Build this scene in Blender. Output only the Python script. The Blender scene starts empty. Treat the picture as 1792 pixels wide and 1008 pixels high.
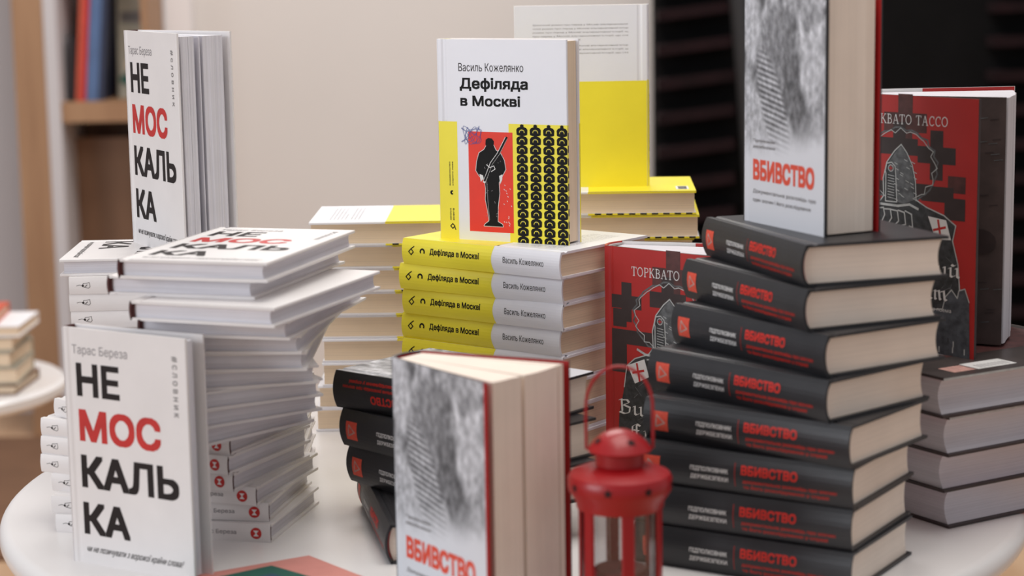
import bpy, bmesh, math, random
from mathutils import Matrix, Vector
from mathutils.geometry import tessellate_polygon
PI = math.pi
rad = math.radians
random.seed(7)
sc = bpy.context.scene
C = sc.collection
TZ = 0.73                                   # height of the table top above the floor

# ------------------------------------------------------------------ camera
F_PX, PITCH, ROLL, CAM_H = 3568.5, 0.16017, -0.016013, 0.5061
cam_d = bpy.data.cameras.new('camera'); cam = bpy.data.objects.new('camera', cam_d); C.objects.link(cam)
cam_d.sensor_width = 36.0; cam_d.lens = 36.0 * F_PX / 1792.0
fw = Vector((0, math.cos(PITCH), -math.sin(PITCH))); up = Vector((0, math.sin(PITCH), math.cos(PITCH))); rt = Vector((1, 0, 0))
r2 = rt * math.cos(ROLL) + up * math.sin(ROLL); u2 = up * math.cos(ROLL) - rt * math.sin(ROLL)
cam.matrix_world = Matrix(((r2.x, u2.x, -fw.x, 0), (r2.y, u2.y, -fw.y, 0), (r2.z, u2.z, -fw.z, TZ + CAM_H), (0, 0, 0, 1)))
cam_d.clip_start = .05
cam_d.dof.use_dof = True; cam_d.dof.focus_distance = 2.0; cam_d.dof.aperture_fstop = 5.0
sc.camera = cam
# ------------------------------------------------------------------ world, lights, exposure
sc.view_settings.view_transform = 'Standard'; sc.view_settings.look = 'None'
sc.view_settings.gamma = 1.0; sc.view_settings.use_curve_mapping = False
sc.view_settings.exposure = -0.36
w = bpy.data.worlds.new('world'); sc.world = w; w.use_nodes = True
w.node_tree.nodes['Background'].inputs[0].default_value = (.86, .84, .86, 1)
w.node_tree.nodes['Background'].inputs[1].default_value = .54
def area(name, loc, target, sx, sy, power, col):
    d = bpy.data.lights.new(name, 'AREA'); d.shape = 'RECTANGLE'; d.size = sx; d.size_y = sy; d.energy = power; d.color = col
    o = bpy.data.objects.new(name, d); C.objects.link(o); o.location = loc
    o.rotation_euler = (Vector(target) - Vector(loc)).to_track_quat('-Z', 'Y').to_euler(); return o
area('window_daylight', (-3.6, -.4, 2.0), (0, 1.9, .9), 2.4, 1.8, 96, (.90, .94, 1.0))
area('ceiling_light', (.2, 1.7, 3.1), (.1, 1.95, .7), 1.6, 1.6, 47, (1.0, .96, .90))
area('ceiling_light', (-.3, 4.3, 3.1), (-.3, 4.4, 0), 1.6, 1.2, 70, (1.0, .96, .93))

# ------------------------------------------------------------------ materials
MAT = {}
def mat(name, rgb, rough=.6, var=.06, scale=40., bump=0., bscale=200., spec=.5, coat=0., metal=0.):
    m = bpy.data.materials.new(name); m.use_nodes = True; nt = m.node_tree; b = nt.nodes['Principled BSDF']
    tc = nt.nodes.new('ShaderNodeTexCoord'); n = nt.nodes.new('ShaderNodeTexNoise'); n.inputs['Scale'].default_value = scale; n.inputs['Detail'].default_value = 4
    nt.links.new(tc.outputs['Object'], n.inputs['Vector'])
    r = nt.nodes.new('ShaderNodeValToRGB')
    r.color_ramp.elements[0].position = .3; r.color_ramp.elements[1].position = .7
    r.color_ramp.elements[0].color = [max(0, c * (1 - var)) for c in rgb] + [1]
    r.color_ramp.elements[1].color = [min(1, c * (1 + var)) for c in rgb] + [1]
    nt.links.new(n.outputs['Fac'], r.inputs['Fac']); nt.links.new(r.outputs['Color'], b.inputs['Base Color'])
    b.inputs['Roughness'].default_value = rough; b.inputs['Specular IOR Level'].default_value = spec
    b.inputs['Coat Weight'].default_value = coat; b.inputs['Metallic'].default_value = metal
    if bump:
        n2 = nt.nodes.new('ShaderNodeTexNoise'); n2.inputs['Scale'].default_value = bscale
        nt.links.new(tc.outputs['Object'], n2.inputs['Vector'])
        bp = nt.nodes.new('ShaderNodeBump'); bp.inputs['Strength'].default_value = bump; bp.inputs['Distance'].default_value = .002
        nt.links.new(n2.outputs['Fac'], bp.inputs['Height']); nt.links.new(bp.outputs['Normal'], b.inputs['Normal'])
    MAT[name] = m; return m
def srgb(r, g, b):
    f = lambda c: (c / 255 / 12.92) if c <= 10 else ((c / 255 + .055) / 1.055) ** 2.4
    return (f(r), f(g), f(b))
def paper_mat(name, rgb, dark=.80, lines=900.):
    """page edges: fine sheets stacked along the book's own thickness"""
    m = mat(name, rgb, .9, .03, 30); nt = m.node_tree; b = nt.nodes['Principled BSDF']
    tc = [n for n in nt.nodes if n.type == 'TEX_COORD'][0]
    mp = nt.nodes.new('ShaderNodeMapping'); mp.inputs['Scale'].default_value = (6, 6, lines)
    nt.links.new(tc.outputs['Object'], mp.inputs['Vector'])
    n = nt.nodes.new('ShaderNodeTexNoise'); n.inputs['Scale'].default_value = 1; n.inputs['Detail'].default_value = 3
    nt.links.new(mp.outputs['Vector'], n.inputs['Vector'])
    mr = nt.nodes.new('ShaderNodeMapRange'); mr.inputs[1].default_value = .3; mr.inputs[2].default_value = .6; mr.inputs[3].default_value = dark; mr.inputs[4].default_value = 1
    nt.links.new(n.outputs['Fac'], mr.inputs[0])
    mx = nt.nodes.new('ShaderNodeMix'); mx.data_type = 'RGBA'; mx.blend_type = 'MULTIPLY'; mx.inputs['Factor'].default_value = 1
    src = b.inputs['Base Color'].links[0].from_socket
    nt.links.new(src, mx.inputs['A']); nt.links.new(mr.outputs[0], mx.inputs['B']); nt.links.new(mx.outputs['Result'], b.inputs['Base Color'])
    return m
mat('white_board', srgb(236, 232, 231), .42, .025, 25, .05, 300)
mat('cool_white_board', srgb(240, 240, 246), .40, .01, 25)
mat('yellow_print', srgb(252, 236, 58), .42, .02, 30)
mat('black_print', srgb(18, 17, 17), .6, .1, 60, spec=.2)
mat('charcoal_print', srgb(36, 29, 29), .6, .1, 60, spec=.25)
mat('grey_print', srgb(150, 146, 148), .6, .08, 60)
mat('midgrey_print', srgb(120, 116, 116), .6, .08, 60)
mat('red_print', srgb(196, 38, 34), .5, .12, 40)
mat('bright_red_print', srgb(236, 46, 14), .5, .05, 40)
mat('blue_print', srgb(60, 80, 150), .5, .08, 60)
mat('white_print', srgb(232, 230, 228), .5, .03, 60)
mat('black_cover', srgb(42, 42, 45), .40, .12, 30, .05, 400)
mat('dark_endpaper', srgb(120, 22, 22), .7, .08, 30)
mat('red_endpaper', srgb(168, 20, 20), .6, .06, 30)
mat('brown_core', srgb(78, 36, 34), .7, .1, 60)
mat('spine_red', srgb(214, 44, 32), .5, .08, 60)
mat('spine_red_dim', srgb(178, 40, 32), .5, .1, 60)
mat('orange_red', srgb(226, 82, 60), .5, .1, 300)
mat('tasso_red', srgb(184, 44, 42), .42, .05, 30)
mat('tasso_dark', srgb(58, 46, 46), .5, .15, 60)
mat('tasso_dark_soft', srgb(86, 50, 48), .5, .35, 90)
mat('knight_grey', srgb(98, 100, 102), .5, .45, 160)
mat('knight_dark', srgb(58, 60, 62), .5, .5, 170)
mat('castle_grey', srgb(78, 82, 88), .5, .45, 120)
mat('pale_line', srgb(190, 192, 190), .5, .15, 120)
mat('tasso_back', srgb(70, 62, 60), .35, .3, 25)
mat('brown_leaf', srgb(76, 62, 60), .7, .2, 60)
mat('pink_label', srgb(196, 150, 140), .6, .3, 200)
paper_mat('white_pages', srgb(228, 226, 232), .84, 1100)
paper_mat('cream_pages', srgb(238, 216, 188), .86, 1000)
paper_mat('pale_pages', srgb(244, 229, 215), .94, 500)
paper_mat('grey_pages', srgb(214, 210, 216), .88, 800)
mat('table_white', srgb(236, 233, 232), .24, .01, 4, 0, 1, .5)
mat('lantern_red', srgb(160, 8, 18), .38, .05, 20, .03, 60, .5, .15)
mat('hole_shade', srgb(30, 8, 9), .8)  # dark colour standing in for the shade inside the star holes
mat('candle_wax', srgb(150, 62, 62), .6)
mat('tin', srgb(170, 170, 175), .35, .05, 40, 0, 1, .5, 0, .9)
mat('pink_paper', srgb(214, 142, 132), .7, .06, 30)
mat('sepia_print', srgb(150, 86, 62), .7, .3, 120)
mat('green_paper', srgb(30, 92, 78), .6, .08, 60)
mat('teal_print', srgb(44, 78, 100), .6, .2, 150)
mat('wall_beige', srgb(212, 207, 203), .9, .015, 3, .1, 120)
mat('wall_left_grey', srgb(200, 196, 198), .9, .015, 3)
mat('white_trim', srgb(238, 236, 238), .6, .02, 6)
mat('black_fabric', srgb(9, 8, 9), .9, .25, 14, .1, 300, .2)
mat('maroon_fabric', srgb(26, 11, 14), .9, .3, 20, .1, 300, .2)
mat('charcoal_metal', srgb(30, 30, 32), .6, .1, 20)
mat('cover_orange', srgb(200, 88, 62), .6); mat('cover_red', srgb(190, 44, 42), .6); mat('cover_navy', srgb(44, 52, 78), .6)
mat('cover_blue', srgb(82, 108, 150), .6, .15, 12); mat('cover_black', srgb(44, 38, 42), .6); mat('cover_sage', srgb(178, 172, 156), .6, .25, 9)
mat('carton_brown', srgb(120, 86, 62), .8, .12, 6)
def wood_mat(name, a, b2, sc_):
    m = mat(name, a, .55, .02, 5); nt = m.node_tree; b = nt.nodes['Principled BSDF']
    tc = [n for n in nt.nodes if n.type == 'TEX_COORD'][0]
    mp = nt.nodes.new('ShaderNodeMapping'); mp.inputs['Scale'].default_value = sc_
    nt.links.new(tc.outputs['Object'], mp.inputs['Vector'])
    n = nt.nodes.new('ShaderNodeTexNoise'); n.inputs['Scale'].default_value = 1; n.inputs['Detail'].default_value = 5; n.inputs['Distortion'].default_value = .4
    nt.links.new(mp.outputs['Vector'], n.inputs['Vector'])
    r = nt.nodes.new('ShaderNodeValToRGB'); r.color_ramp.elements[0].position = .3; r.color_ramp.elements[1].position = .7
    r.color_ramp.elements[0].color = (*b2, 1); r.color_ramp.elements[1].color = (*a, 1)
    nt.links.new(n.outputs['Fac'], r.inputs['Fac']); nt.links.new(r.outputs['Color'], b.inputs['Base Color'])
wood_mat('shelf_wood', srgb(172, 134, 100), srgb(142, 104, 74), (14, 14, 1.2))
wood_mat('back_wood', srgb(140, 104, 78), srgb(108, 78, 56), (10, 10, 1.5))
wood_mat('floor_wood', srgb(214, 180, 146), srgb(190, 152, 118), (9, 1.2, 4))
def glass_mat():
    m = bpy.data.materials.new('glass'); m.use_nodes = True; nt = m.node_tree; nt.nodes.clear()
    o = nt.nodes.new('ShaderNodeOutputMaterial'); t = nt.nodes.new('ShaderNodeBsdfTransparent'); g = nt.nodes.new('ShaderNodeBsdfGlossy')
    g.inputs['Roughness'].default_value = .06; t.inputs[0].default_value = (.90, .90, .91, 1)
    n = nt.nodes.new('ShaderNodeTexNoise'); n.inputs['Scale'].default_value = 30
    l = nt.nodes.new('ShaderNodeLayerWeight'); l.inputs[0].default_value = .25
    mx = nt.nodes.new('ShaderNodeMath'); mx.operation = 'MULTIPLY_ADD'; mx.inputs[1].default_value = .06; nt.links.new(n.outputs['Fac'], mx.inputs[0]); nt.links.new(l.outputs['Fresnel'], mx.inputs[2])
    s = nt.nodes.new('ShaderNodeMixShader'); nt.links.new(mx.outputs[0], s.inputs[0]); nt.links.new(t.outputs[0], s.inputs[1]); nt.links.new(g.outputs[0], s.inputs[2]); nt.links.new(s.outputs[0], o.inputs[0])
    MAT['glass'] = m
glass_mat()
def photo_mat():
    """black-and-white cover photograph of a person wearing a cartridge belt, drawn with soft procedural masks in the cover's own UV"""
    m = bpy.data.materials.new('photo_print'); m.use_nodes = True; nt = m.node_tree; b = nt.nodes['Principled BSDF']; b.inputs['Roughness'].default_value = .42
    N = nt.nodes.new; L = nt.links.new
    uv = N('ShaderNodeUVMap'); uv.uv_map = 'UVMap'
    def noise(scale, detail=4, dist=0.):
        n = N('ShaderNodeTexNoise'); n.inputs['Scale'].default_value = scale; n.inputs['Detail'].default_value = detail; n.inputs['Distortion'].default_value = dist
        L(uv.outputs[0], n.inputs['Vector']); return n.outputs['Fac']
    def mth(op, a, b_=None, c=None):
        n = N('ShaderNodeMath'); n.operation = op
        for i, v in enumerate((a, b_, c)):
            if v is None: continue
            if isinstance(v, (int, float)): n.inputs[i].default_value = v
            else: L(v, n.inputs[i])
        return n.outputs[0]
    warp = N('ShaderNodeTexNoise'); warp.inputs['Scale'].default_value = 5; L(uv.outputs[0], warp.inputs['Vector'])
    wv = N('ShaderNodeVectorMath'); wv.operation = 'SCALE'; wv.inputs['Scale'].default_value = .09; 
    sb = N('ShaderNodeVectorMath'); sb.operation = 'SUBTRACT'; sb.inputs[1].default_value = (.5, .5, .5); L(warp.outputs['Color'], sb.inputs[0]); L(sb.outputs[0], wv.inputs[0])
    ad = N('ShaderNodeVectorMath'); ad.operation = 'ADD'; L(uv.outputs[0], ad.inputs[0]); L(wv.outputs[0], ad.inputs[1])
    def ell(cx, cy, rx, ry, ang, soft, src=None):
        mp = N('ShaderNodeMapping'); mp.vector_type = 'TEXTURE'
        mp.inputs['Location'].default_value = (cx, cy, 0); mp.inputs['Rotation'].default_value = (0, 0, ang); mp.inputs['Scale'].default_value = (rx, ry, 1)
        L(src or ad.outputs[0], mp.inputs['Vector'])
        ln = N('ShaderNodeVectorMath'); ln.operation = 'LENGTH'; L(mp.outputs[0], ln.inputs[0])
        mr = N('ShaderNodeMapRange'); mr.interpolation_type = 'SMOOTHSTEP'; mr.inputs[1].default_value = 1 + soft; mr.inputs[2].default_value = 1 - soft
        L(ln.outputs['Value'], mr.inputs[0]); return mr.outputs[0]
    val = mth('MULTIPLY_ADD', noise(8, 6, .8), 1.5, -.12)       # mottled foliage behind
    def over(val, mask, g):
        n = N('ShaderNodeMix'); n.data_type = 'FLOAT'; L(mask, n.inputs[0]); L(val, n.inputs[2])
        if isinstance(g, (int, float)): n.inputs[3].default_value = g
        else: L(g, n.inputs[3])
        return n.outputs[0]
    tone = lambda lo, hi, s: mth('MULTIPLY_ADD', noise(s, 5), hi - lo, lo)
    val = over(val, ell(.12, .86, .10, .14, .2, .6), tone(.55, 1.0, 12))
    val = over(val, ell(.84, .70, .17, .12, .1, .6), tone(.5, 1.0, 12))
    val = over(val, ell(.46, .74, .22, .22, .12, .35), tone(.34, .62, 9))      # head and hair
    val = over(val, ell(.58, .84, .10, .05, .5, .5), tone(.3, .5, 14))
    val = over(val, ell(.60, .66, .10, .09, .5, .5), tone(.22, .5, 14))
    val = over(val, ell(.30, .36, .42, .24, -.5, .3), tone(.5, .92, 10))       # pale sleeve
    val = over(val, ell(.66, .52, .11, .24, .6, .3), tone(.22, .5, 12))      # dark strap
    val = over(val, ell(.35, .58, .26, .06, -.35, .4), tone(.25, .45, 14))
    # cartridge belt: stripes along a slanting band
    mp = N('ShaderNodeMapping'); mp.inputs['Rotation'].default_value = (0, 0, .12); L(uv.outputs[0], mp.inputs['Vector'])
    wv2 = N('ShaderNodeTexWave'); wv2.bands_direction = 'Y'; wv2.inputs['Scale'].default_value = 13; wv2.inputs['Distortion'].default_value = .4; L(mp.outputs[0], wv2.inputs['Vector'])
    val = over(val, ell(.38, .50, .12, .30, .66, .22, uv.outputs[0]), mth('MULTIPLY_ADD', wv2.outputs['Fac'], .42, .33))
    val = mth('ADD', val, mth('MULTIPLY_ADD', noise(20, 4), .7, -.35)); val = mth('ADD', val, mth('MULTIPLY_ADD', noise(60, 3), .16, -.08))
    val = mth('MAXIMUM', mth('MINIMUM', mth('ADD', val, .05), 1.0), .1)
    # fade to white paper below
    sp = N('ShaderNodeSeparateXYZ'); L(uv.outputs[0], sp.inputs[0])
    fd = N('ShaderNodeMapRange'); fd.interpolation_type = 'SMOOTHSTEP'; fd.inputs[1].default_value = .24; fd.inputs[2].default_value = .44
    L(mth('MULTIPLY_ADD', sp.outputs[0], -.10, sp.outputs[1]), fd.inputs[0])
    pale = N('ShaderNodeMix'); pale.data_type = 'FLOAT'; L(fd.outputs[0], pale.inputs[0]); pale.inputs[2].default_value = .95; L(val, pale.inputs[3])
    r = N('ShaderNodeValToRGB'); r.color_ramp.elements[0].color = (.015, .015, .018, 1); r.color_ramp.elements[1].color = (.82, .83, .88, 1)
    L(mth('POWER', pale.outputs[0], 2.0), r.inputs[0]); L(r.outputs[0], b.inputs['Base Color']); MAT['photo_print'] = m
photo_mat()

# ------------------------------------------------------------------ mesh helpers
class MB:
    def __init__(s): s.v = []; s.f = []; s.m = []; s.mats = []
    def mi(s, name):
        if name not in s.mats: s.mats.append(name)
        return s.mats.index(name)
    def face(s, pts, m):
        b = len(s.v); s.v += [tuple(p) for p in pts]; s.f.append(tuple(range(b, b + len(pts)))); s.m.append(s.mi(m))
    def prism(s, prof, y0, y1, m, cap=None, to=lambda a, b, y: (a, y, b), side=None):
        """prof: (a, b) outline extruded along y; side(i) may give a material per side"""
        n = len(prof); b = len(s.v)
        s.v += [to(a, c, y0) for a, c in prof] + [to(a, c, y1) for a, c in prof]
        for i in range(n):
            j = (i + 1) % n; s.f.append((b + i, b + j, b + n + j, b + n + i)); s.m.append(s.mi(side(i) if side else m))
        for off in (0, n):
            for t in tessellate_polygon([[Vector((a, c, 0)) for a, c in prof]]):
                s.f.append(tuple(b + off + k for k in t)); s.m.append(s.mi(cap or m))
    def box(s, x0, x1, y0, y1, z0, z1, m):
        s.prism([(x0, z0), (x1, z0), (x1, z1), (x0, z1)], y0, y1, m)
    def lathe(s, prof, n, m, cx=0, cy=0, cap=True):
        b = len(s.v); k = len(prof)
        for r, z in prof:
            for i in range(n): s.v.append((cx + r * math.cos(2 * PI * i / n), cy + r * math.sin(2 * PI * i / n), z))
        for q in range(k - 1):
            for i in range(n):
                j = (i + 1) % n; s.f.append((b + q * n + i, b + q * n + j, b + (q + 1) * n + j, b + (q + 1) * n + i)); s.m.append(s.mi(m))
        if cap:
            for q in (0, k - 1): s.f.append(tuple(b + q * n + i for i in range(n))); s.m.append(s.mi(m))
    def tube(s, pts, r, m, n=10):
        b = len(s.v); P = [Vector(p) for p in pts]; K = len(P); side0 = None
        for i, p in enumerate(P):
            t = (P[min(i + 1, K - 1)] - P[max(i - 1, 0)]).normalized()
            if side0 is None: side0 = t.orthogonal().normalized()
            side0 = (side0 - t * side0.dot(t)).normalized(); o = t.cross(side0)
            for k in range(n): s.v.append(tuple(p + (side0 * math.cos(2 * PI * k / n) + o * math.sin(2 * PI * k / n)) * r))
        for i in range(K - 1):
            for k in range(n):
                j = (k + 1) % n; s.f.append((b + i * n + k, b + i * n + j, b + (i + 1) * n + j, b + (i + 1) * n + k)); s.m.append(s.mi(m))
        for i in (0, K - 1): s.f.append(tuple(b + i * n + k for k in range(n))); s.m.append(s.mi(m))
    def mesh(s, name, smooth=False, uv=None, weld=True):
        me = bpy.data.meshes.new(name); me.from_pydata(s.v, [], s.f)
        for mn in s.mats: me.materials.append(MAT[mn])
        me.polygons.foreach_set('material_index', s.m)
        if uv:
            l = me.uv_layers.new(name='UVMap')
            for lp in me.loops:
                co = me.vertices[lp.vertex_index].co; l.data[lp.index].uv = uv(co)
        if smooth:
            me.polygons.foreach_set('use_smooth', [True] * len(me.polygons))
            bm = bmesh.new(); bm.from_mesh(me); bmesh.ops.remove_doubles(bm, verts=bm.verts, dist=1e-6)
            bmesh.ops.recalc_face_normals(bm, faces=bm.faces)
            for e in bm.edges:
                if len(e.link_faces) == 2 and e.calc_face_angle(0) > rad(35): e.smooth = False
            bm.to_mesh(me); bm.free()
        me.update(); return me
def put(name, me, parent=None, mtx=None):
    o = bpy.data.objects.new(name, me); C.objects.link(o)
    if parent: o.parent = parent
    if mtx is not None: o.matrix_local = mtx
    return o
def thing(name, label, cat, mtx, group=None):
    o = bpy.data.objects.new(name, None); C.objects.link(o); o.empty_display_size = .03
    o.matrix_world = mtx; o['label'] = label; o['category'] = cat
    if group: o['group'] = group
    return o
def tag(o, label, cat, group=None):
    o['label'] = label; o['category'] = cat
    if group: o['group'] = group
    return o
def struct(o): o['kind'] = 'structure'; return o

# ------------------------------------------------------------------ printing: flat ink shapes in (u, v), later mapped on to a cover or spine
class Ink:
    def __init__(s): s.items = []
    step = 0                                    # set on a curved spine: ink is cut into strips no taller than this
    def poly(s, pts, m, layer=1): s.items.append(([list(pts)], None, m, layer + len(s.items) % 12 / 16))
    def rect(s, u0, v0, u1, v1, m, layer=1):
        n = max(1, math.ceil((v1 - v0) / s.step)) if s.step else 1
        for i in range(n):
            a, b = v0 + (v1 - v0) * i / n, v0 + (v1 - v0) * (i + 1) / n; s.poly([(u0, a), (u1, a), (u1, b), (u0, b)], m, layer)
    def disc(s, cu, cv, ru, rv, m, layer=1, n=16, a0=0, a1=2 * PI):
        full = abs(a1 - a0 - 2 * PI) < 1e-6
        s.poly([(cu + ru * math.cos(a0 + (a1 - a0) * i / (n if full else n - 1)), cv + rv * math.sin(a0 + (a1 - a0) * i / (n if full else n - 1))) for i in range(n)], m, layer)
    def stroke(s, pts, wd, m, layer=1, closed=False):
        P = [Vector(p) for p in pts]
        if closed: P = P + [P[0]]
        if s.step:
            Q = [P[0]]
            for a, b in zip(P, P[1:]):
                n_ = max(1, math.ceil(abs(b.y - a.y) / s.step)); Q += [a.lerp(b, (i + 1) / n_) for i in range(n_)]
            P = Q
        for a, b in zip(P, P[1:]):
            d = b - a
            if d.length < 1e-7: continue
            d.normalize(); n = Vector((-d.y, d.x)) * wd / 2; e = d * wd * .3
            s.poly([a - e - n, b + e - n, b + e + n, a - e + n], m, layer)
    def nib(s, pts, wd, ang, m, layer=1):
        n = Vector((math.cos(ang), math.sin(ang))) * wd / 2; t = Vector((-n.y, n.x)) * .25
        P = [Vector(p) for p in pts]
        for a, b in zip(P, P[1:]):
            q = [a - n, a + n, b + n, b - n]
            ar = sum(q[i].x * q[(i + 1) % 4].y - q[(i + 1) % 4].x * q[i].y for i in range(4))
            if abs(ar) < wd * wd * .1: q = [a - n - t, a + n - t, b + n + t, b - n + t]
            s.poly(q, m, layer)
    def text(s, body, box, m, layer=1, bold=0., shear=0., rot=0, keep=False):
        """ink extents of the words fill box=(u0,v0,u1,v1); rot 90/-90 turns the line"""
        V, Fc = text_mesh(body, bold, shear)
        u0, v0, u1, v1 = box; out = []
        for a, b, c in V:
            if rot == 0: p = (u0 + a * (u1 - u0), v0 + b * (v1 - v0), c)
            elif rot == -90: p = (u0 + b * (u1 - u0), v1 - a * (v1 - v0), c)
            else: p = (u1 - b * (u1 - u0), v0 + a * (v1 - v0), c)
            out.append(p)
        s.items.append((out, Fc, m, layer))
    def apply(s, mb, fn):
        for pts, Fc, m, layer in s.items:
            if Fc is None:
                P = pts[0]
                if len(P) <= 4: mb.face([fn(p[0], p[1], layer) for p in P], m); continue
                tris = tessellate_polygon([[Vector((p[0], p[1], 0)) for p in P]])
                b = len(mb.v); mb.v += [tuple(fn(p[0], p[1], layer)) for p in P]
                for t in tris: mb.f.append(tuple(b + i for i in t)); mb.m.append(mb.mi(m))
            else:
                b = len(mb.v); mb.v += [tuple(fn(p[0], p[1], layer + p[2])) for p in pts]
                for t in Fc: mb.f.append(tuple(b + i for i in t)); mb.m.append(mb.mi(m))
_tm = {}
def text_mesh(body, bold, shear):
    """outline of a line of type, filled by scan lines (non-zero rule); bold: outlines shifted all round are merged"""
    k = (body, bold, shear)
    if k in _tm: return _tm[k]
    cu = bpy.data.curves.new('lettering', 'FONT'); cu.body = body; cu.resolution_u = 3; cu.shear = shear; cu.fill_mode = 'NONE'
    o = bpy.data.objects.new('lettering', cu); C.objects.link(o)
    dg = bpy.context.evaluated_depsgraph_get(); dg.update(); me = o.evaluated_get(dg).to_mesh()
    E0 = [(tuple(me.vertices[e.vertices[0]].co[:2]), tuple(me.vertices[e.vertices[1]].co[:2])) for e in me.edges]
    o.evaluated_get(dg).to_mesh_clear(); bpy.data.objects.remove(o); bpy.data.curves.remove(cu)
    sh = [(bold * i, bold * j) for i in (-1, 0, 1) for j in (-1, 0, 1) if i or j] if bold else [(0, 0)]
    E = [((a[0] + dx, a[1] + dy), (b[0] + dx, b[1] + dy)) for dx, dy in sh for a, b in E0]
    xs = [q[0] for e in E for q in e]; ys = [q[1] for e in E for q in e]; x0, x1, y0, y1 = min(xs), max(xs), min(ys), max(ys)
    N = 44 if len(body) < 20 else 22
    V, Fc = [], []
    for j in range(N):
        ya, yb = y0 + (y1 - y0) * j / N, y0 + (y1 - y0) * (j + 1) / N; ym = (ya + yb) / 2; hit = []
        for (ax, ay), (bx_, by) in E:
            if (ay <= ym) != (by <= ym):
                f = lambda y: ax + (bx_ - ax) * (min(max(y, min(ay, by)), max(ay, by)) - ay) / (by - ay)
                hit.append((f(ym), 1 if by > ay else -1, f(ya), f(yb)))
        hit.sort(); wn = 0
        for h in hit:
            if wn == 0: st_ = h
            wn += h[1]
            if wn == 0 and h[0] - st_[0] > 1e-4:
                n0 = len(V); V += [(st_[2], ya), (max(h[2], st_[2] + 1e-4), ya), (max(h[3], st_[3] + 1e-4), yb), (st_[3], yb)]; Fc.append((n0, n0 + 1, n0 + 2, n0 + 3))
    V = [((a - x0) / (x1 - x0), (b - y0) / (y1 - y0), 0) for a, b in V]
    _tm[k] = (V, Fc); return _tm[k]

# ------------------------------------------------------------------ the four kinds of book
EPS = .00007
#        length width thick  bulge concave
DIM = {'w': (.205, .1338, .0165, .0012, .0022), 'y': (.197, .1430, .0258, .0030, .0016), 'm': (.1970, .1290, .0345, .0050, .0050), 't': (.2335, .1644, .0360, .0050, .0070)}
LOOK = {  # cover, inner+edge, pages, spine core, headband
 'w': ('white_board', 'white_board', 'white_pages', 'brown_core', 'brown_core'),
 'y': ('cool_white_board', 'cool_white_board', 'cream_pages', 'cool_white_board', 'yellow_print'),
 'm': ('black_cover', 'black_cover', 'pale_pages', 'black_cover', 'red_endpaper'),
 't': ('tasso_red', 'tasso_dark', 'grey_pages', 'tasso_red', 'white_print')}
BT = .0024
def bulge(k, z):
    T, b = DIM[k][2], DIM[k][3]; q = 2 * z / T - 1
    return b * max(0, 1 - q * q)
# ---- ink for each kind
def ink_white_front(L, W):
    k = Ink(); U = lambda u: u * W; V = lambda f: (1 - f) * L
    rows = [('НЕ', .145, .285, .100, .455, 'charcoal_print'), ('МОС', .340, .478, .105, .775, 'red_print'), ('КАЛЬ', .533, .690, .105, .905, 'charcoal_print'), ('КА', .735, .872, .105, .490, 'charcoal_print')]
    for t, a, b, x0, x1, m in rows:
        if t == 'КАЛЬ': b = .672
        k.text(t, (U(x0), V(b), U(x1), V(a)), m, 2, .036)
    k.text('Тарас Береза', (U(.075), V(.118), U(.53), V(.070)), 'grey_print', 2, .004)
    k.text('# с л о в н и к', (U(.885), V(.325), U(.932), V(.075)), 'midgrey_print', 2, .012, 0, -90)
    k.text('чи не позичувати з ворожої країни слова?', (U(.12), V(.955), U(.92), V(.918)), 'charcoal_print', 2, .010, .7)
    random.seed(3)
    for i in range(7):
        u, v = random.uniform(.05, .9), random.uniform(.05, .95); 
    return k
def ink_white_spine(L, T):
    k = Ink(); c = T * .5
    # little mouse outline with a long tail
    k.stroke([(L * .035, c), (L * .05, c + .0008), (L * .062, c)], .0005, 'midgrey_print', 2)
    k.stroke([(L * .062, c), (L * .066, c + .0022), (L * .082, c + .0024), (L * .094, c + .003), (L * .097, c - .001), (L * .09, c - .0024), (L * .07, c - .0016)], .0005, 'midgrey_print', 2, True)
    k.disc(L * .064, c, .0011, .0011, 'charcoal_print', 2, 8)
    k.stroke([(L * .074, c - .001), (L * .084, c + .0008)], .0009, 'midgrey_print', 2)
    k.text('НЕ МОСКАЛЬКА', (L * .36, c - .0028, L * .62, c + .0028), 'charcoal_print', 2, .02)
    k.text('Тарас Береза', (L * .66, c - .0024, L * .845, c + .0024), 'grey_print', 2, .01)
    k.disc(L * .935, c, .0052, .0052, 'red_print', 2, 20)
    a = .0026
    for s in (1, -1):
        k.poly([(L * .935 - a, c + s * a), (L * .935 + a, c + s * a), (L * .935, c - s * .0004)], 'white_board', 3)
    return k
def man(k, cu, cv, wd, ht):
    m = 'black_print'; w2 = wd / 2
    k.disc(cu, cv + ht * .42, wd * .17, ht * .17, m, 4, 10)
    k.poly([(cu - w2 * .95, cv - ht * .45), (cu - w2 * 1.0, cv + ht * .05), (cu - w2 * .75, cv + ht * .24), (cu - w2 * .25, cv + ht * .34), (cu + w2 * .25, cv + ht * .34), (cu + w2 * .75, cv + ht * .24), (cu + w2, cv + ht * .05), (cu + w2 * .95, cv - ht * .45),
            (cu + w2 * .5, cv - ht * .54), (cu - w2 * .5, cv - ht * .54)], m, 3)
    k.stroke([(cu + w2 * .44 * math.cos(a), cv - ht * .20 + ht * .24 * math.sin(a)) for a in [PI * (1.05 - i * .1833) for i in range(7)]], wd * .05, 'yellow_print', 5)
    k.disc(cu, cv - ht * .02, wd * .10, ht * .05, 'midgrey_print', 5, 6)
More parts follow.
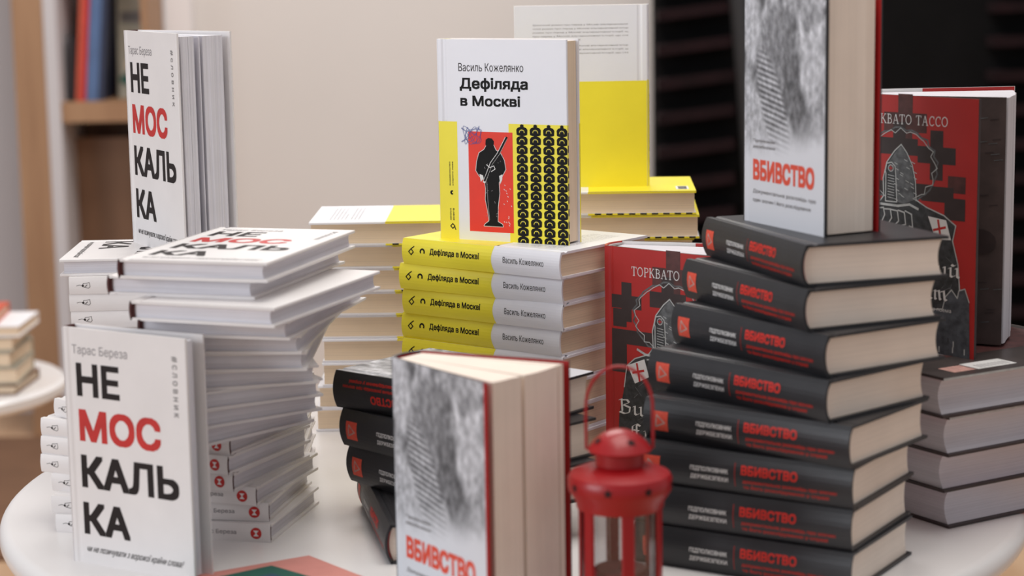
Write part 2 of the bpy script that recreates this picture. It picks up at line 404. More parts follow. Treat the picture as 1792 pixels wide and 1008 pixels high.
def ink_yellow_front(L, W):
    k = Ink(); U = lambda u: u * W; V = lambda f: (1 - f) * L
    k.rect(0, 0, U(.148), V(.408), 'yellow_print', 1); k.rect(U(.552), 0, W, V(.412), 'yellow_print', 1)
    k.text('Василь Кожелянко', (U(.167), V(.158), U(.672), V(.117)), 'charcoal_print', 2, .0)
    k.text('Дефіляда', (U(.175), V(.258), U(.705), V(.188)), 'black_print', 2, .030)
    k.text('в Москві', (U(.178), V(.330), U(.645), V(.276)), 'black_print', 2, .030)
    k.rect(U(.235), V(.955), U(.582), V(.455), 'bright_red_print', 2)
    for c in range(4):
        cu = U((.655, .758, .860, .960)[c])
        for r in range(13): man(k, cu, V(.442 + r * .0452), min(W * .086, (W - cu) * 2), L * .050)
    # standing figure with a rifle
    bx = lambda x, y: (U((x - 212) / 206 * .347 + .235), V((y - 465) / 450 * .5 + .455))
    body = [(300, 520), (285, 545), (262, 560), (250, 600), (246, 640), (262, 665), (285, 680), (290, 720), (288, 770), (298, 820), (304, 865), (285, 880), (280, 888), (368, 888), (366, 878), (344, 866), (346, 800), (354, 740), (352, 690), (368, 660), (384, 630), (378, 590), (362, 560), (340, 545), (328, 520)]
    k.stroke([bx(*p) for p in body], .0011, 'white_print', 3, True); k.poly([bx(*p) for p in body], 'black_print', 4)
    k.poly([bx(*p) for p in [(292, 520), (294, 500), (306, 492), (322, 494), (332, 506), (330, 530), (318, 545), (300, 540)]], 'black_print', 4)
    k.stroke([bx(*p) for p in [(388, 492), (352, 560), (318, 606), (302, 645), (284, 690)]], .0030, 'white_print', 5)
    k.stroke([bx(*p) for p in [(391, 488), (352, 561), (319, 606), (303, 645), (286, 684)]], .0022, 'black_print', 6)
    k.stroke([bx(*p) for p in [(296, 612), (312, 624), (330, 616), (336, 630), (318, 642)]], .0007, 'white_print', 7)
    for p in ([(262, 655), (278, 660), (282, 674), (268, 690)], [(354, 660), (370, 652), (368, 676), (358, 698)]): k.poly([bx(*q) for q in p], 'white_print', 5)
    k.stroke([bx(*p) for p in [(296, 690), (300, 780), (306, 860)]], .0005, 'grey_print', 5)
    random.seed(5)
    for i in range(26):
        x, y = random.uniform(262, 372), random.uniform(560, 850)
        if 290 < x < 350 or y < 640: k.stroke([bx(x, y), bx(x + random.uniform(-5, 5), y + random.uniform(2, 9))], .0004, 'grey_print', 5)
    for i in range(16): x, y = random.uniform(372, 408), random.uniform(690, 880); k.stroke([bx(x, y), bx(x + 3, y + 4)], .0006, 'white_print', 3)
    # blue ballpoint scribble
    k.stroke([bx(228 + 36 * math.sin(t * 1.7) + 12 * math.sin(t * 3.1), 482 + 34 * math.cos(t * 2.3) + 8 * math.sin(t * 5)) for t in [i * .17 for i in range(110)]], .00035, 'blue_print', 6)
    # imprint marks up the yellow strip
    cu = U(.098)
    k.text('видавництво', (cu - .0028, V(.73), cu - .0012, V(.61)), 'charcoal_print', 2, .02, 0, 90); k.text('старого лева', (cu + .0005, V(.73), cu + .0022, V(.61)), 'charcoal_print', 2, .02, 0, 90)
    k.disc(cu, V(.765), .0022, .0022, 'black_print', 2, 12, rad(60), rad(300)); k.disc(cu + .0008, V(.765), .0009, .0009, 'yellow_print', 3, 8)
    k.text('навчальна', (cu - .0028, V(.905), cu - .0012, V(.845)), 'charcoal_print', 2, .02, 0, 90); k.text('книга', (cu + .0005, V(.905), cu + .0022, V(.845)), 'charcoal_print', 2, .02, 0, 90)
    lg = lambda cu, cv, s, rot=0: k.stroke([(cu - s, cv), (cu, cv + s), (cu + s, cv), (cu, cv - s)], s * .42, 'black_print', 2, True)
    lg(cu, V(.935), .0024); k.stroke([(cu + .0024, V(.935) - .001), (cu + .0034, V(.935) - .0034)], .001, 'black_print', 2)
    return k
def ink_yellow_back(L, W):
    k = Ink(); k.rect(0, 0, W, L * .585, 'yellow_print', 1)
    t = 'Іронічний роман про парад у Москві альтернативної історії, що став класикою'
    for i in range(8):
        f = .10 + i * .0205 + (.012 if i > 4 else 0)
        k.text(t[(i * 5) % 20:(i * 5) % 20 + 50], (W * .14, L * (1 - f - .010), W * (.86 if i not in (4,) else .5), L * (1 - f)), 'midgrey_print', 2, 0)
    k.rect(W * .10, L * .035, W * .32, L * .105, 'white_print', 2)
    for i in range(14): k.rect(W * (.12 + i * .0132), L * .045, W * (.1245 + i * .0132 + .003 * (i % 3)), L * .092, 'charcoal_print', 3)
    return k
def ink_yellow_spine(L, T):
    k = Ink(); c = T * .54
    edge = [(L * .588 + L * .012 * math.sin(PI * q / 8) * -1 + .001, T * q / 8) for q in range(9)]
    for (a, b), (a2, b2) in zip(edge, edge[1:]): k.poly([(0, b), (a, b), (a2, b2), (0, b2)], 'yellow_print', 1)
    s = .0030; u = L * .062
    k.stroke([(u - s, c - .001), (u, c + s - .001), (u + s, c - .001), (u, c - s - .001)], .0012, 'black_print', 2, True); k.stroke([(u, c + s - .001), (u + s * 1.2, c + s * 1.5)], .0012, 'black_print', 2)
    u = L * .137
    k.stroke([(u + .0026 * math.cos(a), c + .0026 * math.sin(a)) for a in [PI * 1.15 - i * PI * 1.3 / 8 for i in range(9)]], .0017, 'black_print', 2)
    k.text('Дефіляда в Москві', (L * .185, c - .0036, L * .505, c + .0042), 'black_print', 2, .032)
    k.text('Василь Кожелянко', (L * .655, c - .0030, L * .905, c + .0030), 'charcoal_print', 2, .0)
    return k
def ink_murder_front(L, W):
    k = Ink(); U = lambda u: u * W; V = lambda f: (1 - f) * L
    k.text('ВБИВСТВО', (U(.12), V(.812), U(.88), V(.718)), 'orange_red', 2, .05)
    k.text('Підполковник', (U(.12), V(.645), U(.40), V(.628)), 'midgrey_print', 2, .02); k.text('держбезпеки', (U(.12), V(.672), U(.40), V(.655)), 'midgrey_print', 2, .02)
    k.text('Документальна розповідь про', (U(.12), V(.872), U(.90), V(.850)), 'midgrey_print', 2, .02); k.text('один злочин і його розслідування', (U(.12), V(.910), U(.84), V(.888)), 'midgrey_print', 2, .02)
    return k
def ink_murder_spine(L, T):
    k = Ink(); k.step = .0016; c = T * .5
    k.rect(L * .050, c - .0095, L * .128, c + .0075, 'orange_red', 2)
    k.stroke([(L * .066, c - .006), (L * .112, c - .002), (L * .072, c + .004)], .0014, 'pink_label', 3, True)
    k.text('ПІДПОЛКОВНИК', (L * .272, c - .0008, L * .448, c + .0036), 'white_print', 2, .02); k.text('ДЕРЖБЕЗПЕКИ', (L * .272, c - .0078, L * .448, c - .0034), 'white_print', 2, .02)
    k.rect(L * .478, c - .010, L * .481, c + .010, 'spine_red_dim', 2)
    k.text('ВБИВСТВО', (L * .508, c + .0006, L * .762, c + .0086), 'spine_red', 2, .035)
    k.text('документальна розповідь про злочин', (L * .515, c - .0068, L * .935, c - .0030), 'spine_red_dim', 2, .045); k.text('та його розслідування у справі', (L * .515, c - .0118, L * .90, c - .0080), 'spine_red_dim', 2, .045)
    return k
SERIF = {  # broad roman capitals on a 0..1 high cell: (width, strokes (pts, thick))
 'Т': (.78, [([(.39, 0), (.39, 1)], 2), ([(.02, .97), (.76, .97)], 1), ([(.04, .97), (.03, .78)], 1), ([(.74, .97), (.75, .78)], 1), ([(.24, .02), (.54, .02)], 1)]),
 'О': (.90, [([(.45 + .38 * math.cos(a), .5 + .48 * math.sin(a)) for a in [i * PI / 8 for i in range(17)]], 1.6)]),
 'Р': (.70, [([(.18, 0), (.18, 1)], 2), ([(.05, .98), (.4, .98), (.62, .9), (.66, .75), (.6, .58), (.4, .5), (.2, .5)], 1.4), ([(.04, .02), (.34, .02)], 1)]),
 'К': (.84, [([(.17, 0), (.17, 1)], 2), ([(.04, .98), (.32, .98)], 1), ([(.04, .02), (.32, .02)], 1), ([(.2, .45), (.66, .97)], 1), ([(.32, .58), (.76, .02)], 2), ([(.55, .98), (.78, .98)], 1), ([(.62, .02), (.86, .02)], 1)]),
 'В': (.74, [([(.18, 0), (.18, 1)], 2), ([(.05, .98), (.4, .98), (.58, .88), (.58, .65), (.42, .54), (.2, .54)], 1.3), ([(.42, .54), (.64, .42), (.66, .16), (.5, .03), (.05, .02)], 1.5)]),
 'А': (.88, [([(.42, .98), (.12, .02)], 1), ([(.44, .98), (.76, .02)], 2), ([(.24, .36), (.64, .36)], 1), ([(.0, .02), (.26, .02)], 1), ([(.6, .02), (.9, .02)], 1)]),
 'С': (.80, [([(.72, .74), (.68, .9), (.48, .98), (.26, .9), (.12, .68), (.1, .45), (.16, .2), (.32, .05), (.52, .02), (.72, .16)], 1.6), ([(.72, .98), (.72, .72)], 1)]),
 ' ': (.42, [])}
def serif(k, body, u0, v0, u1, h, m, layer):
    tot = sum(SERIF[c][0] + .10 for c in body); s = (u1 - u0) / tot; x = u0
    for c in body:
        wd, st = SERIF[c]
        for pts, t in st: k.stroke([(x + a * s, v0 + b * h) for a, b in pts], .055 * t * h, m, layer)
        x += (wd + .10) * s
BL = {  # broken-pen letters, unit x-height 1
 'В': (.95, [[(.0, 1.45), (.2, 1.6), (.25, .2), (.1, .0)], [(.2, 1.5), (.6, 1.6), (.75, 1.3), (.3, .95)], [(.35, .95), (.8, .75), (.75, .15), (.4, -.05), (.05, .1)]]),
 'и': (.75, [[(.0, .9), (.15, 1), (.15, .12), (.28, .0)], [(.28, .05), (.5, .25)], [(.45, .95), (.58, 1), (.58, .12), (.72, .0)]]),
 'з': (.6, [[(.05, .85), (.25, 1), (.45, .8), (.2, .55)], [(.2, .55), (.5, .4), (.4, .05), (.15, -.05), (.0, .1)]]),
 'в': (.65, [[(.05, .95), (.15, .85), (.15, .1), (.3, .0)], [(.15, .9), (.45, 1), (.45, .65), (.2, .55)], [(.2, .55), (.55, .4), (.5, .1), (.25, -.02)]]),
 'о': (.65, [[(.3, 1), (.08, .8), (.1, .15), (.3, .0)], [(.3, 1), (.52, .82), (.52, .2), (.3, .0)]]),
 'л': (.7, [[(.0, .05), (.12, .1), (.22, .85), (.35, 1)], [(.35, 1), (.52, .88), (.52, .12), (.66, .0)]]),
 'е': (.6, [[(.3, 1), (.08, .8), (.1, .15), (.3, .0), (.5, .15)], [(.3, 1), (.5, .8), (.15, .5)]]),
 'н': (.75, [[(.0, .9), (.15, 1), (.15, .1), (.25, .0)], [(.15, .5), (.5, .6)], [(.45, .95), (.58, 1), (.58, .12), (.72, .0)]]),
 'й': (.75, [[(.0, .9), (.15, 1), (.15, .12), (.28, .0)], [(.28, .05), (.5, .25)], [(.45, .95), (.58, 1), (.58, .12), (.72, .0)], [(.2, 1.35), (.35, 1.2), (.5, 1.35)]]),
 'Є': (.9, [[(.7, 1.4), (.45, 1.6), (.12, 1.3), (.08, .4), (.4, .0), (.75, .2)], [(.15, .85), (.6, .85)], [(.42, 1.5), (.42, .1)]]),
 'р': (.7, [[(.0, .9), (.15, 1), (.15, -.4)], [(.15, .9), (.45, 1), (.52, .5), (.4, .05), (.2, .05)]]),
 'у': (.7, [[(.0, .95), (.15, .85), (.2, .2), (.35, .1)], [(.5, 1), (.55, .3), (.4, -.2), (.1, -.4)]]),
 'с': (.55, [[(.45, .85), (.28, 1), (.08, .8), (.1, .15), (.3, .0), (.48, .15)]]),
 'а': (.65, [[(.1, .85), (.3, 1), (.48, .85), (.48, .1), (.6, .0)], [(.48, .55), (.15, .4), (.1, .1), (.3, .0), (.48, .2)]]),
 'м': (1.0, [[(.0, .9), (.13, 1), (.13, .1), (.22, .0)], [(.15, .85), (.4, 1), (.46, .1), (.54, .0)], [(.48, .85), (.74, 1), (.8, .1), (.95, .0)]])}
def black_letter(k, body, u0, v0, u1, h, m, layer):
    tot = sum(BL[c][0] + .06 for c in body); s = (u1 - u0) / tot; x = u0
    for c in body:
        wd, st = BL[c]
        for pts in st: k.nib([(x + a * s, v0 + b * h) for a, b in pts], .0026, rad(35), m, layer)
        x += (wd + .06) * s
def ink_tasso_front(L, W):
    k = Ink(); U = lambda u: u * W; V = lambda f: (1 - f) * L
    def cross(u, f, s, m='tasso_dark', a=.34):
        su, sv = U(s), s * W * 1.05
        k.rect(U(u) - su * a, V(f) - sv, U(u) + su * a, V(f) + sv, m, 1); k.rect(U(u) - su, V(f) - sv * a, U(u) + su, V(f) + sv * a, m, 1)
    cross(.50, .105, .15, 'tasso_dark_soft'); cross(.16, .225, .11); cross(.72, .225, .13); cross(.46, .20, .13)
    k.rect(U(.06), V(.33), U(.16), V(.255), 'tasso_dark', 1); k.rect(U(.05), V(.40), U(.70), V(.34), 'tasso_dark', 1); k.rect(U(.78), V(.47), U(.92), V(.385), 'tasso_dark', 1); k.rect(U(.05), V(.52), U(.16), V(.36), 'tasso_dark', 1)
    k.rect(U(.80), V(.365), U(.92), V(.30), 'tasso_dark_soft', 1); k.rect(U(.62), V(.405), U(.84), V(.345), 'tasso_dark', 1)
    serif(k, 'ТОРКВАТО ТАССО', U(.20), V(.112), U(.80), L * .037, 'white_print', 7)
    # barbed ring
    ring = [(U(.47 + (.255 + .012 * math.sin(i * 2.9)) * math.sin(2 * PI * i / 40)), V(.275 - (.145 + .006 * math.cos(i * 3.7)) * math.cos(2 * PI * i / 40))) for i in range(40)]
    k.stroke(ring[-17:] + ring[:18], .0016, 'knight_grey', 2)
    ring2 = [(U(.47 + (.24 + .02 * math.sin(i * 2.1)) * math.sin(2 * PI * i / 40)), V(.275 - (.138 + .01 * math.cos(i * 2.5)) * math.cos(2 * PI * i / 40))) for i in range(40)]
    k.stroke(ring2[-17:] + ring2[:18], .0008, 'pale_line', 3)
    # hooded knight holding his sword before his face
    sil = [(.475, .192), (.515, .222), (.555, .27), (.578, .33), (.585, .405), (.66, .43), (.78, .455), (.86, .49), (.84, .55), (.88, .64), (.90, .78), (.92, 1.0), (.08, 1.0), (.10, .70), (.14, .58), (.16, .49), (.22, .455), (.32, .43), (.355, .40), (.35, .33), (.375, .265), (.43, .218)]
    k.poly([(U(a), V(b)) for a, b in sil], 'knight_dark', 2); k.stroke([(U(a), V(b)) for a, b in sil[:12]], .0011, 'pale_line', 4); k.stroke([(U(a), V(b)) for a, b in sil[14:] + sil[:1]], .0011, 'pale_line', 4)
    hood = [(.475, .198), (.512, .228), (.548, .275), (.568, .33), (.572, .405), (.50, .425), (.42, .415), (.37, .40), (.36, .33), (.385, .268), (.435, .224)]
    k.poly([(U(a), V(b)) for a, b in hood], 'knight_grey', 3)
    blade = [(.365, .30), (.375, .27), (.41, .265), (.435, .28), (.44, .31), (.45, .42), (.37, .42), (.37, .31)]
    k.poly([(U(a), V(b)) for a, b in blade], 'knight_dark', 5); k.stroke([(U(a), V(b)) for a, b in blade], .0011, 'pale_line', 6, True)
    k.stroke([(U(.24), V(.415)), (U(.30), V(.432)), (U(.46), V(.435)), (U(.54), V(.425)), (U(.60), V(.44))], .0022, 'pale_line', 6)
    k.disc(U(.405), V(.288), .0034, .0034, 'pale_line', 6, 14); k.disc(U(.405), V(.288), .0026, .0026, 'knight_grey', 7, 12)
    k.stroke([(U(.405) - .002, V(.288)), (U(.405) + .002, V(.288))], .0009, 'red_print', 8); k.stroke([(U(.405), V(.288) - .002), (U(.405), V(.288) + .002)], .0009, 'red_print', 8)
    for i in range(9): f = .315 + i * .011; k.stroke([(U(.385), V(f)), (U(.43), V(f + .004))], .0006, 'pale_line', 6)
    for i in range(5): a = .31 + i * .05; k.stroke([(U(a), V(.452)), (U(a + .045), V(.447 + .004 * i)), (U(a + .055), V(.475 + .01 * i)), (U(a + .03), V(.51))], .0013, 'pale_line', 5)
    for i in range(22):
        a, f = .50 + .07 * math.sin(i * 2.3), .25 + i * .0075; k.stroke([(U(a), V(f)), (U(a + .02), V(f + .006))], .0007, 'pale_line', 5)
    for (pu, s) in ((.24, -1), (.745, 1)):       # white shoulder patches with red crosses
        k.poly([(U(pu - .075), V(.475 - s * .012)), (U(pu + .05), V(.462 + s * .010)), (U(pu + .085), V(.535 + s * .012)), (U(pu - .02), V(.555 - s * .004))], 'white_print', 5)
        k.stroke([(U(pu - .005), V(.475)), (U(pu + .015), V(.545))], .0022, 'red_print', 6); k.stroke([(U(pu - .035), V(.515)), (U(pu + .045), V(.500))], .0022, 'red_print', 6)
    random.seed(11)
    for i in range(40):
        a, f = random.uniform(.16, .86), random.uniform(.47, .78); k.stroke([(U(a), V(f)), (U(a + random.uniform(-.05, .05)), V(f + random.uniform(.01, .04)))], .0006, 'knight_grey', 4)
    black_letter(k, 'Визволений', U(.10), V(.690), U(.90), L * .036, 'white_print', 8)
    black_letter(k, 'Єрусалим', U(.19), V(.785), U(.82), L * .036, 'white_print', 8)
    # castle at the foot
    cas = [(.04, .88), (.10, .86), (.10, .82), (.16, .82), (.18, .87), (.30, .86), (.30, .83), (.44, .83), (.46, .87), (.60, .85), (.62, .80), (.66, .79), (.68, .83), (.78, .82), (.80, .77), (.84, .74), (.88, .77), (.89, .74), (.93, .73), (.96, .78), (.97, 1.0), (.04, 1.0)]
    k.poly([(U(a), V(b)) for a, b in cas], 'castle_grey', 5); k.stroke([(U(a), V(b)) for a, b in cas[:-2]], .0010, 'pale_line', 6)
    for i in range(26):
        a, f = random.uniform(.08, .94), random.uniform(.87, .98); k.stroke([(U(a), V(f)), (U(a), V(f + .02))], .0012, 'pale_line' if i % 3 else 'knight_dark', 6)
    k.text('лицарська поема', (U(.56), V(.835), U(.84), V(.82)), 'white_print', 8)
    return k
def ink_tasso_back(L, W):
    k = Ink(); k.rect(W * .07, L * .58, W * .22, L * .78, 'white_print', 2); k.rect(W * .07, L * .79, W * .20, L * .90, 'pink_label', 2); k.rect(W * .40, L * .05, W * .96, L * .95, 'tasso_dark_soft', 1)
    for i in range(9): k.rect(W * .09, L * (.60 + i * .018), W * .16, L * (.606 + i * .018), 'grey_print', 3)
    for i in range(9): k.text('поема про перший похід і визволення міста', (W * .46, L * (.80 - i * .035), W * .88, L * (.812 - i * .035)), 'pale_line', 2)
    return k
INK = {'w': (ink_white_front, None, ink_white_spine), 'y': (ink_yellow_front, ink_yellow_back, ink_yellow_spine), 'm': (ink_murder_front, None, ink_murder_spine), 't': (ink_tasso_front, ink_tasso_back, None)}

def cover_profile(W, out):
    """board with hinge groove; out=+1 outside faces +z (front) with outside at z=0"""
    g = .0009
    top = [(0, -.0004), (.001, 0), (.0045, 0), (.0065, -g), (.0085, -g), (.0105, 0), (W - .0006, 0), (W, -.0006)]
    bot = [(W, -BT), (0, -BT)]
    p = top + bot
    return [(a, b * out) for a, b in p]
MESH = {}
def build_kind(k):
    L, W, T, bu, cc = DIM[k]; cov, inner, pages, core, hb = LOOK[k]
    fi, bi, si = INK[k]
    inn = inner
    # front cover
    mb = MB(); fcov = {'m': 'photo_print'}.get(k, cov)
    edge_m = {'m': 'red_endpaper'}.get(k)
    if k == 'm':
        mo = MB(); mo.prism(cover_profile(W, 1), 0, L, fcov, cap='black_cover', side=lambda i: fcov if i <= 5 else 'red_endpaper')
        mo.prism([(W - .001, -.0002), (W + .0016, -.0006), (W + .0016, -BT), (W - .001, -BT)], .001, L - .001, 'red_endpaper')
        fi(L, W).apply(mo, lambda u, v, l: (u, v, EPS * l))
        MESH[k, 'front_cover_open'] = mo.mesh('front_cover_flap', uv=lambda co: (min(1, max(0, co.x / W)), co.y / L))
    mb.prism(cover_profile(W, 1), 0, L, fcov, cap='black_cover' if k == 'm' else inn, side=lambda i: fcov if i <= 5 else 'black_cover' if k == 'm' else inn)
    fi(L, W).apply(mb, lambda u, v, l: (u, v, EPS * l))
    if k == 'y':            # the printed ranks run over the edge of the board
        for i in range(9): mb.face([(W + EPS, L * (.02 + i * .062), -.0006), (W + EPS, L * (.055 + i * .062), -.0006), (W + EPS, L * (.055 + i * .062), -BT), (W + EPS, L * (.02 + i * .062), -BT)], 'black_print'); 
        mb.face([(W + EPS * .5, 0, -.0003), (W + EPS * .5, L * .588, -.0003), (W + EPS * .5, L * .588, -BT), (W + EPS * .5, 0, -BT)], 'yellow_print')
    MESH[k, 'front_cover'] = mb.mesh('front_cover_' + k, uv=lambda co: (min(1, max(0, co.x / W)), co.y / L))
    # back cover: outside at z=0 facing -z
    mb = MB(); bcov = {'t': 'tasso_back'}.get(k, cov)
    mb.prism(cover_profile(W, -1), 0, L, bcov, cap=inn, side=lambda i: bcov if i <= 6 else 'pale_line' if k == 't' and i == 7 else 'white_print' if k == 't' else inn)
    if k == 't': mb.face([(W * .45, .001, BT + EPS), (W - .0005, .001, BT + EPS), (W - .0005, L - .0003, BT + EPS), (W * .45, L - .0003, BT + EPS)], 'tasso_red')
    if k == 'm':
        mo = MB(); mo.prism(cover_profile(W, -1), 0, L, bcov, cap=inn, side=lambda i: 'red_endpaper' if i == 8 else bcov); MESH[k, 'back_cover_open'] = mo.mesh('back_cover_open')
    if bi: bi(L, W).apply(mb, lambda u, v, l: (W - u, v, -EPS * l))
    if k == 'y': mb.face([(W + EPS * .5, 0, .0003), (W + EPS * .5, L * .588, .0003), (W + EPS * .5, L * .588, BT), (W + EPS * .5, 0, BT)], 'yellow_print')
    MESH[k, 'back_cover'] = mb.mesh('back_cover_' + k)
    # spine
    mb = MB(); n = 10; zs = [T * i / n for i in range(n + 1)]
    outer = [(-bulge(k, z) - .0002, z) for z in zs]; th = .0018
    innr = [(-bulge(k, z) * .9 + th, z) for z in zs if BT * .9 < z < T - BT * .9]
    innr = [(th, BT + .0002)] + innr[1:-1] + [(th, T - BT - .0002)]
    prof = [(.0004, 0)] + outer[0:] + [(.0004, T)] + innr[::-1]
    mb.prism(prof, 0, L, cov, cap=core, side=lambda i: cov if i <= n + 1 else core)
    if si:
        ink = si(L, T)
        if k == 'w': fn = lambda s, h, l: (-bulge(k, h) - .0002 - EPS * (l + 1), L - s, h)
        else: fn = lambda s, h, l: (-bulge(k, T - h) - .0002 - EPS * (l + 1), s, T - h)
        ink.apply(mb, fn)
    MESH[k, 'spine'] = mb.mesh('spine_' + k)
    # pages of a closed book
    mb = MB(); ov = .0032; z0, z1 = BT + .0001, T - BT - .0001
    MESH[k, 'page_block'] = block_mesh(k, z0, z1)
    # headband: a thin curved strip at both ends of the spine
    mb = MB(); zz = [z0 + (z1 - z0) * i / 8 for i in range(9)]
    a = [(-bulge(k, z) * .9 + th + .0001, z) for z in zz]; b = [(-bulge(k, z) * .9 + th + (.0010 if k == 'm' else .0017), z) for z in zz]
    mb.prism(a + b[::-1], 0, .0022, hb); MESH[k, 'headband'] = mb.mesh('headband_' + k)
def block_mesh(k, z0, z1):
    L, W, T, bu, cc = DIM[k]; pages = LOOK[k][2]; ov = .0018 if k == 'y' else .0032; n = 10; mb = MB()
    q = lambda z: max(0, 1 - (2 * z / T - 1) ** 2)
    zs = [z0 + (z1 - z0) * i / n for i in range(n + 1)]
    fore = [(W - ov - cc * q(z), z) for z in zs]; back = [(.0036 - bu * .9 * q(z), z) for z in zs]
    mb.prism(back[::-1] + fore, ov, L - ov, pages)
    return mb.mesh('page_block_' + k)
for k in 'wymt': build_kind(k)

def pose(xy, z, X, Y, Z):
    return Matrix(((X[0], Y[0], Z[0], xy[0]), (X[1], Y[1], Z[1], xy[1]), (X[2], Y[2], Z[2], z), (0, 0, 0, 1)))
NAME = {'w': 'white_book', 'y': 'yellow_book', 'm': 'black_book', 't': 'red_book'}
def lying(k, xy, yaw, z, near, face, label, group):
    """near: 'spine' or 'fore' is the side that runs from xy along yaw; face: up or down"""
    L, W, T = DIM[k][:3]; a = rad(yaw); dl = Vector((math.cos(a), math.sin(a), 0)); dw = Vector((-math.sin(a), math.cos(a), 0))
    X = dw if near == 'spine' else -dw; Z = Vector((0, 0, 1 if face == 'up' else -1)); Y = Z.cross(X)
    o = Vector((*xy, z + TZ))
    if near == 'fore': o += dw * W
    if Y.dot(dl) < 0: o += dl * L
    if face == 'down': o.z += T
    r = thing(NAME[k], label, 'book', Matrix(((X.x, Y.x, Z.x, o.x), (X.y, Y.y, Z.y, o.y), (X.z, Y.z, Z.z, o.z), (0, 0, 0, 1))), group)
    put('front_cover', MESH[k, 'front_cover'], r, Matrix.Translation((0, 0, T))); put('back_cover', MESH[k, 'back_cover'], r)
    for p in ('spine', 'page_block'): put(p, MESH[k, p], r)
    for y in (.0014, L - .0036): put('headband', MESH[k, 'headband'], r, Matrix.Translation((0, y, 0)))
    return r
def standing(k, xy, a1, a2, z, label, clumps=None, group=None, view='front', leaf=None, flap=False):
    """xy: foot of the spine at the cover facing the viewer; clumps: (z0,z1 share, angle0, angle1) page bundles of a fanned book, angles in world degrees"""
    L, W, T = DIM[k][:3]
    am = rad((a1 + a2) / 2); X = Vector((math.cos(am), math.sin(am), 0)); Y = Vector((0, 0, 1)); Z = X.cross(Y)
    o = Vector((*xy, z + TZ))
    if view == 'front': o -= Z * T
    r = thing(NAME[k], label, 'book', Matrix(((X.x, Y.x, Z.x, o.x), (X.y, Y.y, Z.y, o.y), (X.z, Y.z, Z.z, o.z), (0, 0, 0, 1))), group)
    put('front_cover', MESH[k, 'front_cover_open' if flap else 'front_cover'], r, Matrix.Translation((0, 0, T)) @ Matrix.Rotation(rad(a1) - am, 4, 'Y'))
    put('back_cover', MESH.get((k, 'back_cover_open'), MESH[k, 'back_cover']), r, Matrix.Rotation(rad(a2) - am, 4, 'Y'))
    put('spine', MESH[k, 'spine'], r)
    for y in (.0014, L - .0036): put('headband', MESH[k, 'headband'], r, Matrix.Translation((0, y, 0)))
    if not clumps: put('page_block', MESH[k, 'page_block'], r)
    else:
        ov = .0032 if k != 'm' else .0014; y0, y1 = ov, L - ov; x0 = .0036
        for (s0, s1, b0, b1) in clumps:      # s measured from the back cover
            z0 = BT + (T - 2 * BT) * s0; z1 = BT + (T - 2 * BT) * s1
            f0, f1 = am - rad(b0), am - rad(b1); R = W - x0 - ov
            mb = MB(); nf = 5
            low = [(x0 + R * t * math.cos(f0), z0 + R * t * math.sin(f0)) for t in (0, .25, .5, .75)]
            hi = [(x0 + R * t * math.cos(f1), z1 + R * t * math.sin(f1)) for t in (.75, .5, .25, 0)]
            fr = []
            for i in range(nf + 1):
                q = i / nf; f = f0 + (f1 - f0) * q; zz = z0 + (z1 - z0) * q; rr = R + random.uniform(-.0012, 0.0003)
                fr.append((x0 + rr * math.cos(f), zz + rr * math.sin(f)))
            mb.prism(low + fr + hi, y0, y1, LOOK[k][2])
            put('page_block', mb.mesh('page_fan_' + k), r)
    if leaf is not None:
        f = am - rad(leaf); mb = MB(); x0 = .0036; R = W - .008; zz = T - BT - .0006
        c, s_ = math.cos(f), math.sin(f)
        mb.prism([(x0, zz), (x0 + R * c, zz + R * s_), (x0 + R * c - .0004 * s_, zz + R * s_ + .0004 * c), (x0, zz + .0004)], .0025, L - .0025, 'brown_leaf')
        e = .00015
        def onleaf(u, v, l): return (x0 + R * u * c - (.0004 + e * l) * s_, v * L, zz + R * u * s_ + (.0004 + e * l) * c)
        ik = Ink(); random.seed(4)
        for i in range(46):
            u, v = random.uniform(.55, .95), random.uniform(.06, .94); ik.stroke([(u, v), (u + .05, v + .004)], .003, 'knight_grey' if i % 2 else 'tasso_dark', 2)
        ik.disc(.86, .42, .10, .05, 'tasso_dark', 3, 14); ik.apply(mb, onleaf)
        p = put('endleaf', mb.mesh('endleaf'), r); p['label'] = 'dark brown patterned endleaf'
    return r
ORD = ['topmost', 'second', 'third', 'fourth', 'fifth', 'sixth', 'seventh', 'eighth', 'ninth', 'tenth', 'eleventh', 'twelfth', 'thirteenth', 'fourteenth', 'fifteenth', 'sixteenth']
def nth(i, n):
    if i == 0: return 'topmost'
    if i == n - 1: return 'bottom'
    return ORD[i]

# ------------------------------------------------------------------ setting
mb = MB(); mb.box(-3.2, 3.2, -1.5, 5.9, -.05, 0, 'floor_wood'); struct(put('floor', mb.mesh('floor')))
mb = MB(); mb.box(-.862, 3.2, 5.6, 5.72, 0, 3.2, 'wall_beige'); struct(put('wall_back', mb.mesh('wall_back')))
mb = MB(); mb.box(-3.2, -1.29, 5.60, 5.72, 0, 3.2, 'wall_left_grey'); struct(put('wall_left', mb.mesh('wall_left')))
mb = MB(); mb.box(-.925, -.853, 5.545, 5.60, 0, 3.2, 'white_trim'); struct(put('trim_1', mb.mesh('trim')))
